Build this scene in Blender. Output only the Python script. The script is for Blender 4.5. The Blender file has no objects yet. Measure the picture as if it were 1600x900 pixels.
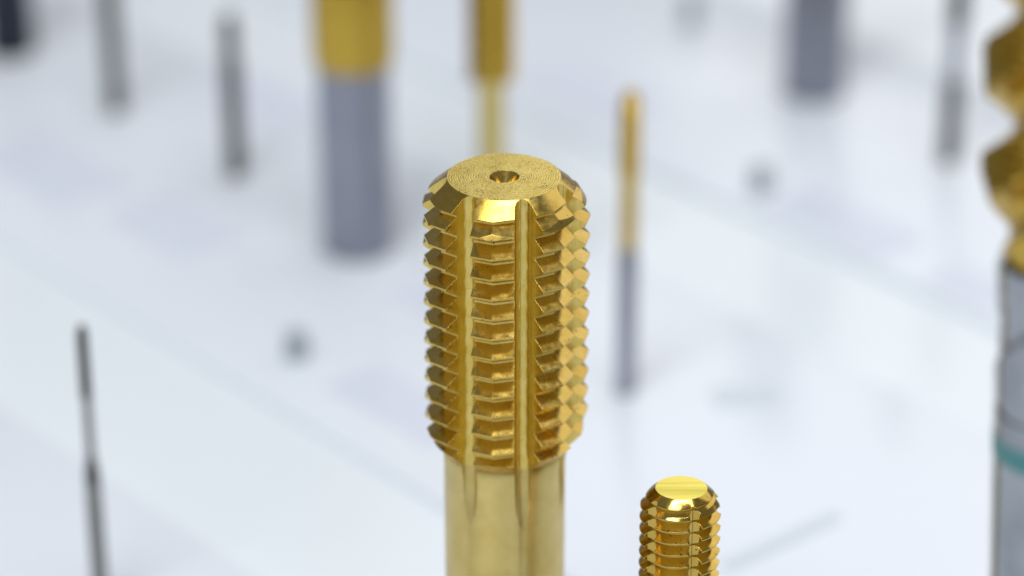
import bpy, bmesh, math, random
from mathutils import Vector, Matrix

random.seed(7)
R_ = math.radians
MM = 0.001
scene = bpy.context.scene
col = scene.collection

# ------------------------------------------------------------------ camera
cam_d = bpy.data.cameras.new('camera')
cam = bpy.data.objects.new('camera', cam_d)
col.objects.link(cam)
cam.location = (0.0011, -0.390, 0.297)
cam.rotation_euler = (R_(90 - 26.55), 0, 0)
cam_d.lens = 105
cam_d.sensor_width = 36
cam_d.clip_start = 0.01
cam_d.clip_end = 50
cam_d.dof.use_dof = True
cam_d.dof.focus_distance = 0.423
cam_d.dof.aperture_fstop = 8.2
cam_d.dof.aperture_blades = 9
scene.camera = cam

# ------------------------------------------------------------------ ambient light of the hall
world = bpy.data.worlds.new('World')
scene.world = world
world.use_nodes = True
bg = world.node_tree.nodes['Background']
bg.inputs['Color'].default_value = (0.86, 0.90, 1.0, 1)
bg.inputs['Strength'].default_value = 0.24

# ------------------------------------------------------------------ hall lamps
def area(name, loc, target, sx, sy, power, color):
    d = bpy.data.lights.new(name, 'AREA')
    d.shape = 'RECTANGLE'
    d.size, d.size_y = sx, sy
    d.energy = power
    d.color = color
    o = bpy.data.objects.new(name, d)
    col.objects.link(o)
    o.location = loc
    o.rotation_euler = (Vector(target) - Vector(loc)).to_track_quat('-Z', 'Y').to_euler()
    return o
area('ceiling_lamp_front', (-0.42, -0.75, 1.25), (0, 0.08, 0.05), 0.70, 0.60, 9.6, (0.96, 0.98, 1.0))
area('ceiling_lamp_back', (0.80, 1.15, 0.98), (0, 0.1, 0.08), 2.1, 1.3, 9.2, (1.0, 0.985, 0.975))
area('ceiling_lamp_over', (0.05, -0.40, 1.45), (0, 0.1, 0.05), 1.3, 0.25, 11.8, (0.94, 0.98, 1.0))

vs = scene.view_settings
vs.view_transform = 'Standard'
vs.look = 'None'
vs.exposure = 0.0
vs.gamma = 1.0
vs.use_curve_mapping = False
scene.cycles.use_denoising = True
scene.cycles.max_bounces = 14
scene.cycles.glossy_bounces = 10
scene.cycles.caustics_reflective = False

# ------------------------------------------------------------------ materials
def new_mat(name):
    m = bpy.data.materials.new(name)
    m.use_nodes = True
    return m, m.node_tree, m.node_tree.nodes['Principled BSDF']

def metal(name, base, base2, rough, rough_var=0.08, scale=900, speck=0.0, speck_col=(0.05, 0.035, 0.01), bevel=0.0,
          brush=0.0, bump=0.0, rings=0.0, hatch=False):
    """coated or ground metal: slight tint drift, uneven gloss, pits, rounded edges"""
    m, nt, b = new_mat(name)
    N, L = nt.nodes, nt.links
    tc = N.new('ShaderNodeTexCoord')
    n1 = N.new('ShaderNodeTexNoise'); n1.inputs['Scale'].default_value = scale * 0.18; n1.inputs['Detail'].default_value = 3
    L.new(tc.outputs['Object'], n1.inputs['Vector'])
    mix = N.new('ShaderNodeMix'); mix.data_type = 'RGBA'
    mix.inputs[6].default_value = (*base, 1); mix.inputs[7].default_value = (*base2, 1)
    cr = N.new('ShaderNodeMapRange'); cr.inputs['From Min'].default_value = 0.35; cr.inputs['From Max'].default_value = 0.68
    L.new(n1.outputs['Fac'], cr.inputs['Value'])
    L.new(cr.outputs['Result'], mix.inputs[0])
    colour = mix.outputs[2]
    n2 = N.new('ShaderNodeTexNoise'); n2.inputs['Scale'].default_value = scale; n2.inputs['Detail'].default_value = 4
    if hatch:
        mp = N.new('ShaderNodeMapping'); mp.inputs['Scale'].default_value = (0.06, 1.0, 1.0); mp.inputs['Rotation'].default_value = (0, 0, R_(4))
        L.new(tc.outputs['Object'], mp.inputs['Vector']); L.new(mp.outputs['Vector'], n2.inputs['Vector']); L.new(mp.outputs['Vector'], n1.inputs['Vector'])
        n1.inputs['Scale'].default_value = 500
    elif brush > 0:
        mp = N.new('ShaderNodeMapping'); mp.inputs['Scale'].default_value = (1, 1, 1.0 / brush)
        L.new(tc.outputs['Object'], mp.inputs['Vector']); L.new(mp.outputs['Vector'], n2.inputs['Vector'])
    else:
        L.new(tc.outputs['Object'], n2.inputs['Vector'])
    rr = N.new('ShaderNodeMapRange')
    rr.inputs['From Min'].default_value = 0.3; rr.inputs['From Max'].default_value = 0.7
    rr.inputs['To Min'].default_value = max(0.03, rough - rough_var); rr.inputs['To Max'].default_value = rough + rough_var
    L.new(n2.outputs['Fac'], rr.inputs['Value'])
    L.new(rr.outputs['Result'], b.inputs['Roughness'])
    if speck > 0:
        n3 = N.new('ShaderNodeTexNoise'); n3.inputs['Scale'].default_value = scale * 2.6; n3.inputs['Detail'].default_value = 2
        n4 = N.new('ShaderNodeTexNoise'); n4.inputs['Scale'].default_value = scale * 0.25
        L.new(tc.outputs['Object'], n3.inputs['Vector']); L.new(tc.outputs['Object'], n4.inputs['Vector'])
        ad = N.new('ShaderNodeMath'); ad.operation = 'MULTIPLY_ADD'
        L.new(n4.outputs['Fac'], ad.inputs[0]); ad.inputs[1].default_value = 0.35; L.new(n3.outputs['Fac'], ad.inputs[2])
        th = N.new('ShaderNodeMapRange')
        th.inputs['From Min'].default_value = 0.93 - speck * 0.2; th.inputs['From Max'].default_value = 0.98 - speck * 0.2
        L.new(ad.outputs[0], th.inputs['Value'])
        mx = N.new('ShaderNodeMix'); mx.data_type = 'RGBA'
        mx.inputs[7].default_value = (*speck_col, 1)
        L.new(th.outputs['Result'], mx.inputs[0]); L.new(colour, mx.inputs[6])
        colour = mx.outputs[2]
    L.new(colour, b.inputs['Base Color'])
    b.inputs['Metallic'].default_value = 1.0
    nrm = None
    if bevel > 0:
        bv = N.new('ShaderNodeBevel'); bv.samples = 4; bv.inputs['Radius'].default_value = bevel
        nrm = bv.outputs['Normal']
    if bump > 0:
        bp = N.new('ShaderNodeBump'); bp.inputs['Strength'].default_value = bump; bp.inputs['Distance'].default_value = 0.00003
        L.new(n2.outputs['Fac'], bp.inputs['Height'])
        if nrm: L.new(nrm, bp.inputs['Normal'])
        nrm = bp.outputs['Normal']
    if rings > 0:
        wv = N.new('ShaderNodeTexWave'); wv.wave_type = 'RINGS'; wv.rings_direction = 'Z'
        wv.inputs['Scale'].default_value = 900; wv.inputs['Distortion'].default_value = 5.0; wv.inputs['Detail'].default_value = 2
        L.new(tc.outputs['Object'], wv.inputs['Vector'])
        bw = N.new('ShaderNodeBump'); bw.inputs['Strength'].default_value = rings; bw.inputs['Distance'].default_value = 0.00002
        L.new(wv.outputs['Fac'], bw.inputs['Height'])
        if nrm: L.new(nrm, bw.inputs['Normal'])
        nrm = bw.outputs['Normal']
    if nrm: L.new(nrm, b.inputs['Normal'])
    return m

GOLD = (0.615, 0.435, 0.115); GOLD2 = (0.52, 0.335, 0.06)
M = {}
M['gold_thread'] = metal('gold_thread', GOLD, GOLD2, 0.23, 0.08, 900, 0.25, bevel=0.00009, bump=0.05)
M['gold_flute'] = metal('gold_flute', (0.70, 0.53, 0.16), (0.62, 0.45, 0.10), 0.22, 0.10, 2600, 0.35, bevel=0.00006, brush=40, bump=0.12)
M['gold_face'] = metal('gold_face', (0.86, 0.67, 0.17), (0.74, 0.55, 0.11), 0.27, 0.10, 1900, 0.7, bump=0.45, rings=0.35)
M['gold_neck'] = metal('gold_neck', (0.61, 0.475, 0.175), (0.56, 0.42, 0.135), 0.34, 0.06, 1500, 0.1, bump=0.06)
M['gold_polish'] = metal('gold_polish', (0.86, 0.72, 0.13), (0.56, 0.48, 0.05), 0.20, 0.05, 900, 0.0, bump=0.3, hatch=True)
M['gold_small'] = metal('gold_small', (0.62, 0.44, 0.115), GOLD2, 0.15, 0.06, 1200, 0.3, bevel=0.00008, bump=0.05)
M['gold_far'] = metal('gold_far', (0.60, 0.40, 0.07), (0.52, 0.34, 0.05), 0.30, 0.06, 300)
M['gold_pale'] = metal('gold_pale', (0.66, 0.52, 0.20), (0.60, 0.47, 0.16), 0.34, 0.06, 300)
M['steel'] = metal('steel', (0.34, 0.35, 0.40), (0.29, 0.30, 0.36), 0.30, 0.06, 300, brush=20)
M['steel_mid'] = metal('steel_mid', (0.085, 0.085, 0.078), (0.065, 0.065, 0.06), 0.34, 0.06, 300)
M['steel_grey'] = metal('steel_grey', (0.23, 0.235, 0.22), (0.19, 0.195, 0.185), 0.34, 0.06, 300)
M['steel_black'] = metal('steel_black', (0.05, 0.053, 0.072), (0.04, 0.043, 0.06), 0.40, 0.06, 300)
M['steel_bright'] = metal('steel_bright', (0.36, 0.38, 0.40), (0.27, 0.285, 0.31), 0.14, 0.05, 900, brush=20)

def plain(name, c, rough, spec=0.5, var=0.03, scale=14):
    m, nt, b = new_mat(name)
    N, L = nt.nodes, nt.links
    tc = N.new('ShaderNodeTexCoord')
    n = N.new('ShaderNodeTexNoise'); n.inputs['Scale'].default_value = scale; n.inputs['Detail'].default_value = 3
    L.new(tc.outputs['Object'], n.inputs['Vector'])
    mx = N.new('ShaderNodeMix'); mx.data_type = 'RGBA'
    mx.inputs[6].default_value = (*[v * (1 - var) for v in c], 1)
    mx.inputs[7].default_value = (*[min(1, v * (1 + var)) for v in c], 1)
    L.new(n.outputs['Fac'], mx.inputs[0]); L.new(mx.outputs[2], b.inputs['Base Color'])
    b.inputs['Roughness'].default_value = rough
    b.inputs['Specular IOR Level'].default_value = spec
    return m
M['board'] = plain('white_board', (0.80, 0.84, 0.87), 0.20)
M['plinth'] = plain('plinth_acrylic', (0.785, 0.82, 0.87), 0.17)
M['steel_dark'] = plain('dark_oxide_steel', (0.028, 0.029, 0.027), 0.5, 0.25)
M['teal'] = plain('teal_band', (0.05, 0.21, 0.21), 0.4)
M['peg'] = plain('dark_rubber', (0.33, 0.36, 0.39), 0.6)
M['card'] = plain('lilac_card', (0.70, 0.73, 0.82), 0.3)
M['shadow_grey'] = plain('grey_shadow_patch', (0.66, 0.71, 0.75), 0.5)  # shade tone of the two flat pieces that imitate soft shadows

# ------------------------------------------------------------------ mesh helpers (all shapes drawn in millimetres)
def finish(bm, name, mats, parent=None, angle=20.0, pick=None):
    bmesh.ops.recalc_face_normals(bm, faces=bm.faces[:])
    for f in bm.faces:
        f.smooth = True
        if pick: f.material_index = pick(f)
    lim = R_(angle)
    for e in bm.edges:
        e.smooth = not (len(e.link_faces) != 2 or e.calc_face_angle(0.0) > lim)
    bmesh.ops.scale(bm, vec=(MM, MM, MM), verts=bm.verts[:])
    me = bpy.data.meshes.new(name)
    bm.to_mesh(me); bm.free()
    for m in (mats if isinstance(mats, (list, tuple)) else [mats]):
        me.materials.append(m)
    o = bpy.data.objects.new(name, me)
    col.objects.link(o)
    if parent: o.parent = parent
    return o

def lathe(profile, seg=96):
    """profile: (r, z) list from axis to axis (r = 0 at both ends) -> closed bmesh"""
    bm = bmesh.new()
    rings = []
    for r, z in profile:
        if r < 1e-6:
            rings.append([bm.verts.new((0, 0, z))])
        else:
            rings.append([bm.verts.new((r * math.cos(2 * math.pi * k / seg), r * math.sin(2 * math.pi * k / seg), z)) for k in range(seg)])
    for a, b in zip(rings, rings[1:]):
        for k in range(seg):
            k2 = (k + 1) % seg
            if len(a) == 1 and len(b) == 1: continue
            if len(a) == 1: bm.faces.new((a[0], b[k], b[k2]))
            elif len(b) == 1: bm.faces.new((a[k], b[0], a[k2]))
            else: bm.faces.new((a[k], b[k], b[k2], a[k2]))
    bmesh.ops.recalc_face_normals(bm, faces=bm.faces[:])
    return bm

def thread_solid(R, P, angles, ratios, crest, root, depth, z_ref, az_ref, z_lo, z_hi):
    """right-handed helical thread on a lobed core. angles: rising azimuths in degrees over one turn; z_ref: mid-crest height at az_ref"""
    n = len(angles)
    f = (1 - crest - root) / 2
    prof = [(-crest / 2, 0), (crest / 2, 0), (crest / 2 + f, depth), (crest / 2 + f + root, depth)]
    bm = bmesh.new()
    t0 = math.floor((z_lo - z_ref) / P) - 2
    t1 = math.ceil((z_hi - z_ref) / P) + 2
    tot = (t1 - t0) * n
    V = []
    for m in range(tot + 1):
        turn, i = divmod(m, n)
        a = R_(angles[i] - 90)
        zc = z_ref + P * (t0 + turn + (angles[i] - az_ref) / 360.0)
        row = []
        for u, d in prof:
            r = (R - d) * ratios[i]
            row.append(bm.verts.new((r * math.cos(a), r * math.sin(a), zc + u * P)))
        V.append(row)
    def g(m, k): return V[m][k] if k < 4 else V[m + n][0]
    for m in range(tot - n):
        for k in range(4):
            bm.faces.new((g(m, k), g(m + 1, k), g(m + 1, k + 1), g(m, k + 1)))
    lo = bm.verts.new((0, 0, min(v.co.z for v in V[0]) - 2 * P))
    loop = [V[m][0] for m in range(n + 1)] + [V[0][3], V[0][2], V[0][1]]
    for a, b in zip(loop, loop[1:] + loop[:1]): bm.faces.new((a, b, lo))
    e = tot - n
    hi = bm.verts.new((0, 0, V[e + n][0].co.z + 2 * P))
    loop = [V[m][0] for m in range(e, e + n + 1)] + [V[e][3], V[e][2], V[e][1]]
    for a, b in zip(loop, loop[1:] + loop[:1]): bm.faces.new((b, a, hi))
    bmesh.ops.recalc_face_normals(bm, faces=bm.faces[:])
    return bm

def flute_cutter(az, rf, rad, flare, r_out, stations):
    """U-shaped groove lofted along the tool; stations: (z, lift) from top to bottom"""
    bm = bmesh.new()
    sec = []
    a0 = 90 - flare
    for k in range(21):
        t = R_(-90 - a0 + 2 * a0 * k / 20)
        sec.append((rad * math.cos(t), rf + rad + rad * math.sin(t)))
    s_end, r_end = sec[-1]
    w = s_end + (r_out - r_end) * math.tan(R_(flare))
    sec = [(-w, r_out)] + sec + [(w, r_out)]
    ca, sa = math.cos(R_(az - 90)), math.sin(R_(az - 90))
    rings = []
    for z, lift in stations:
        rings.append([bm.verts.new(((r + lift) * ca - s * sa, (r + lift) * sa + s * ca, z)) for s, r in sec])
    n = len(sec)
    for a, b in zip(rings, rings[1:]):
        for k in range(n):
            bm.faces.new((a[k], a[(k + 1) % n], b[(k + 1) % n], b[k]))
    bm.faces.new(rings[0]); bm.faces.new(list(reversed(rings[-1])))
    bmesh.ops.recalc_face_normals(bm, faces=bm.faces[:])
    return bm

def boolean(bm_a, ops):
    """exact booleans on temporary objects -> new bmesh"""
    def tmp(bm):
        me = bpy.data.meshes.new('temporary'); bm.to_mesh(me); bm.free()
        o = bpy.data.objects.new('temporary', me); col.objects.link(o)
        return o
    a = tmp(bm_a)
    extra = []
    for kind, bm_b in ops:
        b = tmp(bm_b); extra.append(b)
        md = a.modifiers.new('cut', 'BOOLEAN')
        md.operation = kind; md.object = b; md.solver = 'EXACT'
    dg = bpy.context.evaluated_depsgraph_get()
    me = bpy.data.meshes.new_from_object(a.evaluated_get(dg))
    out = bmesh.new(); out.from_mesh(me)
    bpy.data.meshes.remove(me)
    for o in [a] + extra:
        d = o.data; bpy.data.objects.remove(o); bpy.data.meshes.remove(d)
    bmesh.ops.remove_doubles(out, verts=out.verts[:], dist=1e-4)
    bmesh.ops.dissolve_degenerate(out, dist=1e-4, edges=out.edges[:])
    return out

def thing(name, label, cat, loc, rot=(0, 0, 0), group=None):
    o = bpy.data.objects.new(name, None)
    col.objects.link(o)
    o.empty_display_size = 0.01
    o.location = [v * MM for v in loc]
    o.rotation_euler = [R_(v) for v in rot]
    o['label'] = label; o['category'] = cat
    if group: o['group'] = group
    return o

# ------------------------------------------------------------------ the display board and its raised row plinths
PLINTH_H = 1.8
TX, TY = 0.66, -0.7513          # direction of the rows
NX, NY = 0.7513, 0.66           # across the rows, away from the camera

bm = bmesh.new()
bmesh.ops.create_grid(bm, x_segments=1, y_segments=1, size=2500)
for v in bm.verts: v.co.z = -PLINTH_H
board = finish(bm, 'display_board', M['board'])
board['kind'] = 'structure'

def plinth(n0, n1, t0, t1, label):
    bm = bmesh.new()
    bmesh.ops.create_cube(bm, size=1)
    for v in bm.verts:
        v.co = Vector((v.co.x * (t1 - t0), v.co.y * (n1 - n0), v.co.z * PLINTH_H))
    bmesh.ops.bevel(bm, geom=bm.edges[:], offset=0.6, segments=3, affect='EDGES', profile=0.5)
    o = finish(bm, 'row_plinth', M['plinth'], angle=40)
    nm, tm = (n0 + n1) / 2, (t0 + t1) / 2
    o.location = ((NX * nm + TX * tm) * MM, (NY * nm + TY * tm) * MM, -PLINTH_H / 2 * MM)
    o.rotation_euler = (0, 0, math.atan2(TY, TX))
    o['label'] = label; o['category'] = 'plinth'; o['group'] = 'pale plinths under the rows of tools'
    return o
plinth(-420, 21, -520, 420, 'pale plinth strip under the sharp golden taps in front')
plinth(64, 165, -620, 420, 'pale lilac plinth strip in the middle under the thin gold tipped tool')
plinth(204, 305, -700, 420, 'pale lilac plinth strip at the back under the wide grey shank')

# ------------------------------------------------------------------ the large golden tap in focus
H = 120.0
tap = thing('machine_tap', 'large golden machine tap with straight flutes and holed top, sharp in the centre', 'tap', (0, 0, 0))
R0, P0, LT = 12.5, 3.165, 43.8
kink = -8.5
step = 360.0 / 7
angles, ratios = [], []
for k in range(7):
    angles += [kink + k * step, kink + (k + 0.5) * step]
    ratios += [1.0, 0.962]
thread = thread_solid(R0, P0, angles, ratios, 0.10, 0.12, 0.66 * P0, H - 4.25, kink, H - LT, H)
env = lathe([(0, H - 3.6), (0.8, H - 3.4), (0.8, H - 2.6), (2.15, H), (8.2, H), (10.95, H - 2.3), (12.6, H - 5.0), (12.6, H - 38.8), (11.6, H - 41.2), (9.9, H - 43.0), (9.2, H - LT), (0, H - LT)], 160)
stations = [(H + 2, 0), (H - LT - 1.5, 0)]
for k in range(1, 10):
    t = k / 9
    stations.append((H - LT - 1.5 - 10.5 * t, 1.4 * t ** 1.8))
flute_az = [kink + (k + 0.5) * step for k in range(7)]
def flutes(): return [('DIFFERENCE', flute_cutter(a, 8.2, 1.3, 19, 15, stations)) for a in flute_az]
head = boolean(thread, [('INTERSECT', env)] + flutes())
def pick_head(f):
    c = f.calc_center_median()
    r = math.hypot(c.x, c.y)
    if f.normal.z > 0.98 and c.z > H - 0.05: return 1
    if abs(f.normal.z) < 0.02 and r < 11.0 and r > 7.5:
        a = (math.degrees(math.atan2(c.y, c.x)) + 90 - kink) % step
        if abs(a - step / 2) < 14.5: return 2
    return 0
finish(head, 'threaded_head', [M['gold_thread'], M['gold_face'], M['gold_flute']], tap, 17, pick_head)
neck = lathe([(0, H - LT), (9.2, H - LT), (9.3, H - LT - 0.3), (9.3, H - LT - 1.3), (9.12, H - LT - 2.0), (9.12, 30), (0, 30)], 160)
neck = boolean(neck, flutes())
finish(neck, 'neck', [M['gold_neck']], tap, 25)
finish(lathe([(0, 30), (9.12, 30), (9.3, 29.5), (9.3, 0), (0, 0)], 96), 'shank', [M['steel']], tap, 25)

# ------------------------------------------------------------------ the smaller golden tap in focus
HS = 80.4
stap = thing('machine_tap', 'short golden tap with bright plain top and shallow oil grooves, lower right of centre', 'tap', (25.35, -24.5, 0), (-3.0, 0, 0))
R1, P1, L1 = 5.92, 1.88, 34.0
kink1 = -17.5
ang1 = [kink1 + 360 * k / 60 for k in range(60)]
rat1 = [1 - 0.022 * (1 - math.cos(R_(5 * (a - kink1)))) / 2 for a in ang1]
thr = thread_solid(R1, P1, ang1, rat1, 0.08, 0.07, 0.727 * P1, HS - 2.35, kink1, HS - L1, HS)
env = lathe([(0, HS), (3.72, HS), (4.62, HS - 0.75), (5.8, HS - 2.4), (5.98, HS - 3.6), (5.98, HS - 31), (4.4, HS - L1), (0, HS - L1)], 128)
def grooves(): return [('DIFFERENCE', flute_cutter(kink1 + 72 * (k + 0.5), 4.58, 1.05, 12, 8, [(HS + 2, 0.0), (HS - L1 - 2, 0.0)])) for k in range(5)]
head = boolean(thr, [('INTERSECT', env)] + grooves())
def pick_small(f):
    c = f.calc_center_median()
    return 1 if (f.normal.z > 0.98 and c.z > HS - 0.05) else 0
finish(head, 'threaded_head', [M['gold_small'], M['gold_polish']], stap, 17, pick_small)
finish(lathe([(0, HS - L1), (4.4, HS - L1), (4.4, 30), (0, 30)], 64), 'neck', [M['gold_neck']], stap, 25)
finish(lathe([(0, 30), (4.4, 30), (4.6, 29.7), (4.6, 0), (0, 0)], 64), 'shank', [M['steel']], stap, 25)

# ------------------------------------------------------------------ tools out of focus
def threaded(r, pitch, z0, z1, n_flutes, depth=0.10, flute=0.34, tip=1.2, seg=72):
    """fluted thread section as a closed bmesh, apex up"""
    bm = bmesh.new()
    zs = []
    z = z0
    while z < z1 - pitch * 0.25:
        zs += [(z, 1 - depth), (z + pitch * 0.4, 1.0), (z + pitch * 0.5, 1.0)]
        z += pitch
    zs.append((z1, 1 - depth))
    rings = []
    for zz, fr in zs:
        ch = min(1.0, 0.62 + (z1 - zz) / (tip * r) * 0.38)
        row = []
        for k in range(seg):
            a = 2 * math.pi * k / seg
            w = math.cos(n_flutes * a)
            cut = 1.0 if w < 0.35 else 1 - flute * ((w - 0.35) / 0.65) ** 0.6
            rr = r * min(fr * ch, cut)
            row.append(bm.verts.new((rr * math.cos(a), rr * math.sin(a), zz)))
        rings.append(row)
    for a, b in zip(rings, rings[1:]):
        for k in range(seg):
            bm.faces.new((a[k], a[(k + 1) % seg], b[(k + 1) % seg], b[k]))
    bm.faces.new(list(reversed(rings[0]))); bm.faces.new(rings[-1])
    return bm

def rod(parent, name, mat, pts, seg=48):
    z0, z1 = pts[0][1], pts[-1][1]
    return finish(lathe([(0, z0)] + pts + [(0, z1)], seg), name, [mat], parent, 30)

# wide tap with gold head and grey shank (behind, left of the large golden tap)
t = thing('machine_tap', 'wide blurred tap with golden body on thick grey shank, left of centre', 'tap', (-34.1, 225.0, 0))
rod(t, 'shank', M['steel'], [(7.9, 0), (8.3, 0.6), (8.3, 44.5), (8.4, 45.5)])
rod(t, 'collar', M['gold_far'], [(8.4, 45.5), (9.1, 46.3), (9.2, 49), (9.2, 66)])
finish(threaded(9.2, 2.0, 66, 104, 4), 'threaded_head', [M['gold_far']], t, 30)

# gold tap with slim neck straight behind the large tap
t = thing('machine_tap', 'blurred all golden tap with slim pale neck, directly behind the large tap', 'tap', (-3.3, 202.3, 0))
rod(t, 'shank', M['steel'], [(3.6, 0), (3.8, 0.3), (3.8, 20), (3.0, 21)])
rod(t, 'neck', M['gold_pale'], [(3.0, 21), (3.0, 50), (3.6, 51.5)])
finish(threaded(5.5, 1.5, 51.5, 92, 4, 0.12, 0.3), 'threaded_head', [M['gold_far']], t, 30)

# thin gold tipped tool
t = thing('thin_tap', 'thin blurred tap with gold tip on narrow grey shank, right of centre', 'tap', (24.7, 155.9, 0))
rod(t, 'shank', M['steel'], [(2.0, 0), (2.15, 0.3), (2.15, 31.5), (1.6, 33.5)])
rod(t, 'neck', M['gold_far'], [(1.8, 33.5), (1.75, 35), (1.75, 48), (2.1, 50.5)])
finish(threaded(2.3, 0.6, 50.5, 67.6, 3, 0.12, 0.3, 1.5, 36), 'threaded_head', [M['gold_far']], t, 30)

# dark thin tools at the upper left
def thin_dark(label, x, y, r, h, head_from, group='thin dark tools in the back row'):
    t = thing('thin_tap', label, 'tap', (x, y, 0), group=group)
    rod(t, 'shank', M['steel_dark'], [(r * 0.95, 0), (r, 0.2), (r, head_from - 3), (r * 0.7, head_from - 1.5), (r * 0.7, head_from)], 32)
    finish(threaded(r * 0.95, 0.5, head_from, h, 3, 0.12, 0.3, 1.5, 36), 'threaded_head', [M['steel_dark']], t, 30)
    return t
thin_dark('thin dark blurred tool running out of the top edge near the left corner', -98.8, 304.0, 2.2, 52, 38)
thin_dark('thin dark blurred tool whose tip stays just inside the top edge', -65.3, 265.0, 2.2, 41.5, 33)

# black tool at the left corner
t = thing('machine_tap', 'thick near black blurred tool cut off by the top left corner', 'tap', (-131.4, 344.3, 0))
rod(t, 'shank', M['steel_black'], [(6.2, 0), (6.6, 0.4), (6.6, 34), (5.2, 36)])
finish(threaded(6.4, 1.5, 36, 70, 4), 'threaded_head', [M['steel_black']], t, 30)

# wide grey shank, upper right
t = thing('machine_tap', 'wide plain grey blurred shank rising out of the top edge, upper right', 'tap', (78.2, 316.4, 0))
rod(t, 'shank', M['steel'], [(7.6, 0), (8.1, 0.5), (8.1, 50), (7.0, 52)])
finish(threaded(8.2, 2.0, 52, 90, 4), 'threaded_head', [M['steel']], t, 30)

# stepped thin grey tool at the right
t = thing('thin_tap', 'thin stepped grey blurred tool left of the spiral cutter', 'tap', (107.1, 273.2, 0))
rod(t, 'shank', M['steel_dark'], [(2.1, 0), (2.25, 0.3), (2.25, 20.5), (2.0, 21.5)])
rod(t, 'neck', M['steel'], [(1.9, 21.5), (1.9, 34.5), (2.3, 36)])
finish(threaded(2.4, 0.7, 36, 60, 3, 0.12, 0.3), 'threaded_head', [M['steel_dark']], t, 30)

# thin two-step tap at lower left
t = thing('thin_tap', 'slender dark tap with thin neck standing alone at lower left', 'tap', (-74.3, 75, 0))
rod(t, 'shank', M['steel_grey'], [(1.4, 0), (1.55, 0.2), (1.45, 23.5), (1.35, 25.5)], 32)
rod(t, 'collar', M['steel_mid'], [(1.35, 25.5), (1.38, 27), (1.0, 30), (0.85, 31)], 32)
rod(t, 'neck', M['steel_grey'], [(0.85, 31), (0.85, 43)], 32)
finish(threaded(1.05, 0.35, 43, 57.2, 3, 0.12, 0.3, 1.5, 36), 'threaded_head', [M['steel_dark']], t, 30)

# short dark pegs on the plinths
def peg(label, x, y, r, h):
    t = thing('peg', label, 'peg', (x, y, 0), group='short dark pegs on the board')
    rod(t, 'stem', M['peg'], [(r, 0), (r, h * 0.8)], 24)
    rod(t, 'cap', M['peg'], [(r * 1.05, h * 0.8), (r * 1.05, h * 0.95), (r * 0.8, h)], 24)
peg('short dark peg left of the large golden tap', -44.7, 171.2, 2.3, 6.0)
peg('short dark peg right of the thin gold tipped tap', 60.3, 256.3, 2.5, 6.0)
peg('short grey peg touching the top edge right of centre', 49.3, 362.7, 2.2, 9.0)

# ------------------------------------------------------------------ golden spiral roughing cutter at the right edge
mill = thing('spiral_cutter', 'golden spiral roughing cutter with serrated edges on a grey shank at right edge', 'cutter', (74.0, -72, 0), (0, -3, 0))
def spiral(z0, z1, r, lead, teeth, core, serr=0.09, runout=12.0, cap=0.69):
    bm = bmesh.new()
    seg = 108
    dz = 0.25
    n = int((z1 - z0) / dz)
    rings = []
    for j in range(n + 1):
        z = z0 + (z1 - z0) * j / n
        row = []
        run = min(1.0, max(0.0, (z - z0) / runout))
        for k in range(seg):
            a = 2 * math.pi * k / seg
            u = ((a / (2 * math.pi) - ((z - 9.6) / lead)) * teeth) % 1.0
            # u: 0 = cutting edge, land to 0.34, then a deep rounded gullet back to the next edge
            if u < 0.46:
                s = 1.0 - serr * (0.5 + 0.5 * math.cos(2 * math.pi * (z / 1.5))) - 0.06 * u
            else:
                v = (u - 0.46) / 0.54
                s = 0.93 - (0.93 - core) * math.sin(math.pi * min(1, v * 1.02)) ** 0.75
                s = max(s, core)
                if v > 0.85: s = max(s, core + (1.0 - core) * (v - 0.85) / 0.15 * 0.98)
            s = min(s, cap + (1.01 - cap) * run)
            if run < 1: s = max(s, cap - 0.03 - (cap - 0.03 - core) * run)
            row.append(bm.verts.new((r * s * math.cos(a), r * s * math.sin(a), z)))
        rings.append(row)
    for a, b in zip(rings, rings[1:]):
        for k in range(seg):
            bm.faces.new((a[k], a[(k + 1) % seg], b[(k + 1) % seg], b[k]))
    bm.faces.new(list(reversed(rings[0]))); bm.faces.new(rings[-1])
    return bm
finish(spiral(142.5, 196, 10.2, 42, 3, 0.60), 'spiral_flutes', [M['gold_far']], mill, 30)
rod(mill, 'shank', M['steel_bright'], [(7.5, 0), (8.0, 0.5), (8.0, 116.4)], 64)
rod(mill, 'colour_band', M['teal'], [(8.0, 116.4), (8.04, 116.45), (8.04, 119.3), (8.0, 119.35)], 64)
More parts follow.
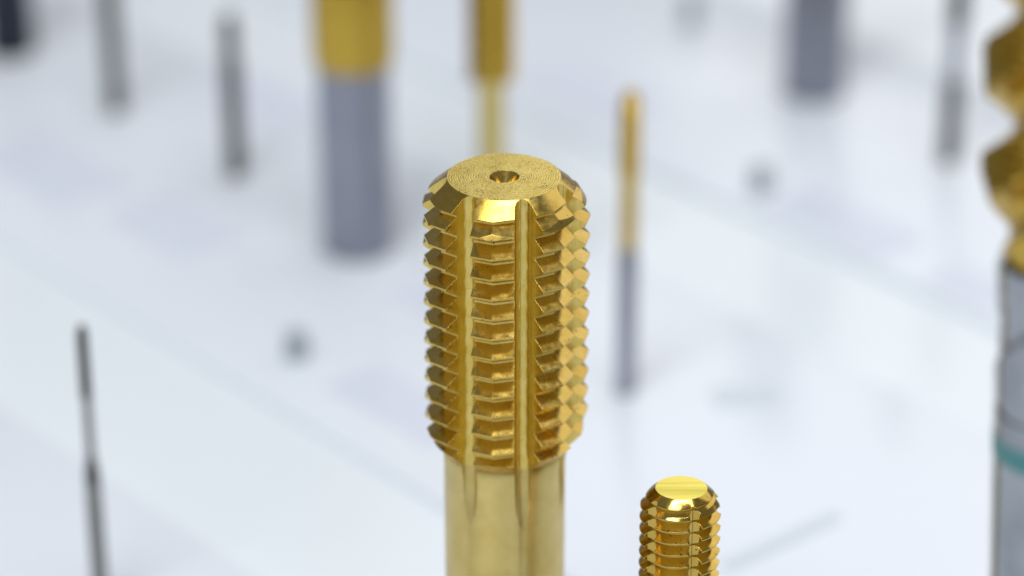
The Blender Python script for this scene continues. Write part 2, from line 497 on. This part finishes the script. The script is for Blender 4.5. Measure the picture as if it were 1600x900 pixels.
rod(mill, 'neck', M['steel_bright'], [(8.0, 119.35), (7.9, 122.6)], 64)
finish(spiral(122.6, 142.5, 8.0, 42, 3, 0.94, 0.0, 9.0, 0.985), 'fluted_neck', [M['steel_bright']], mill, 30)

# ------------------------------------------------------------------ thin label cards lying on the board, and two grey shadow patches
def card(label, x, y, w, d, rz, mat, cat='label card', name='label_card_or_shadow_patch', z=0.0):
    bm = bmesh.new()
    bmesh.ops.create_cube(bm, size=1)
    for v in bm.verts: v.co = Vector((v.co.x * w, v.co.y * d, v.co.z * 0.5))
    bmesh.ops.bevel(bm, geom=[e for e in bm.edges if abs(e.verts[0].co.z - e.verts[1].co.z) > 0.1], offset=0.8, segments=3, affect='EDGES', profile=0.5)
    o = finish(bm, name, M[mat], angle=40)
    o.location = (x * MM, y * MM, (z + 0.26) * MM)
    o.rotation_euler = (0, 0, R_(rz))
    o['label'] = label; o['category'] = cat; o['group'] = 'pale cards and grey shadow patches lying on the board'
ROW = math.degrees(math.atan2(TY, TX))
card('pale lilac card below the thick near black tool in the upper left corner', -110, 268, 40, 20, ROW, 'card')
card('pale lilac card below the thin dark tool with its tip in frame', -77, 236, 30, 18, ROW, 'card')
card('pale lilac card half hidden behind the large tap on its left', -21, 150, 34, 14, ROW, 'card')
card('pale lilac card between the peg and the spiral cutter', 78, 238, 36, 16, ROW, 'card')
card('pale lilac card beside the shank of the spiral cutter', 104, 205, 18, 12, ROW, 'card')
card('pale grey shadow patch right of the thin gold tipped tap foot', 50, 154, 14, 8, 5, 'shadow_grey')  # flat grey piece standing in for the thin tap's cast shadow
card('narrow grey strip as a soft shadow right of the short golden tap', 52.5, 96.5, 30, 3.0, 39.5, 'shadow_grey')  # added strip, its grey imitates a soft shadow line on the plinth
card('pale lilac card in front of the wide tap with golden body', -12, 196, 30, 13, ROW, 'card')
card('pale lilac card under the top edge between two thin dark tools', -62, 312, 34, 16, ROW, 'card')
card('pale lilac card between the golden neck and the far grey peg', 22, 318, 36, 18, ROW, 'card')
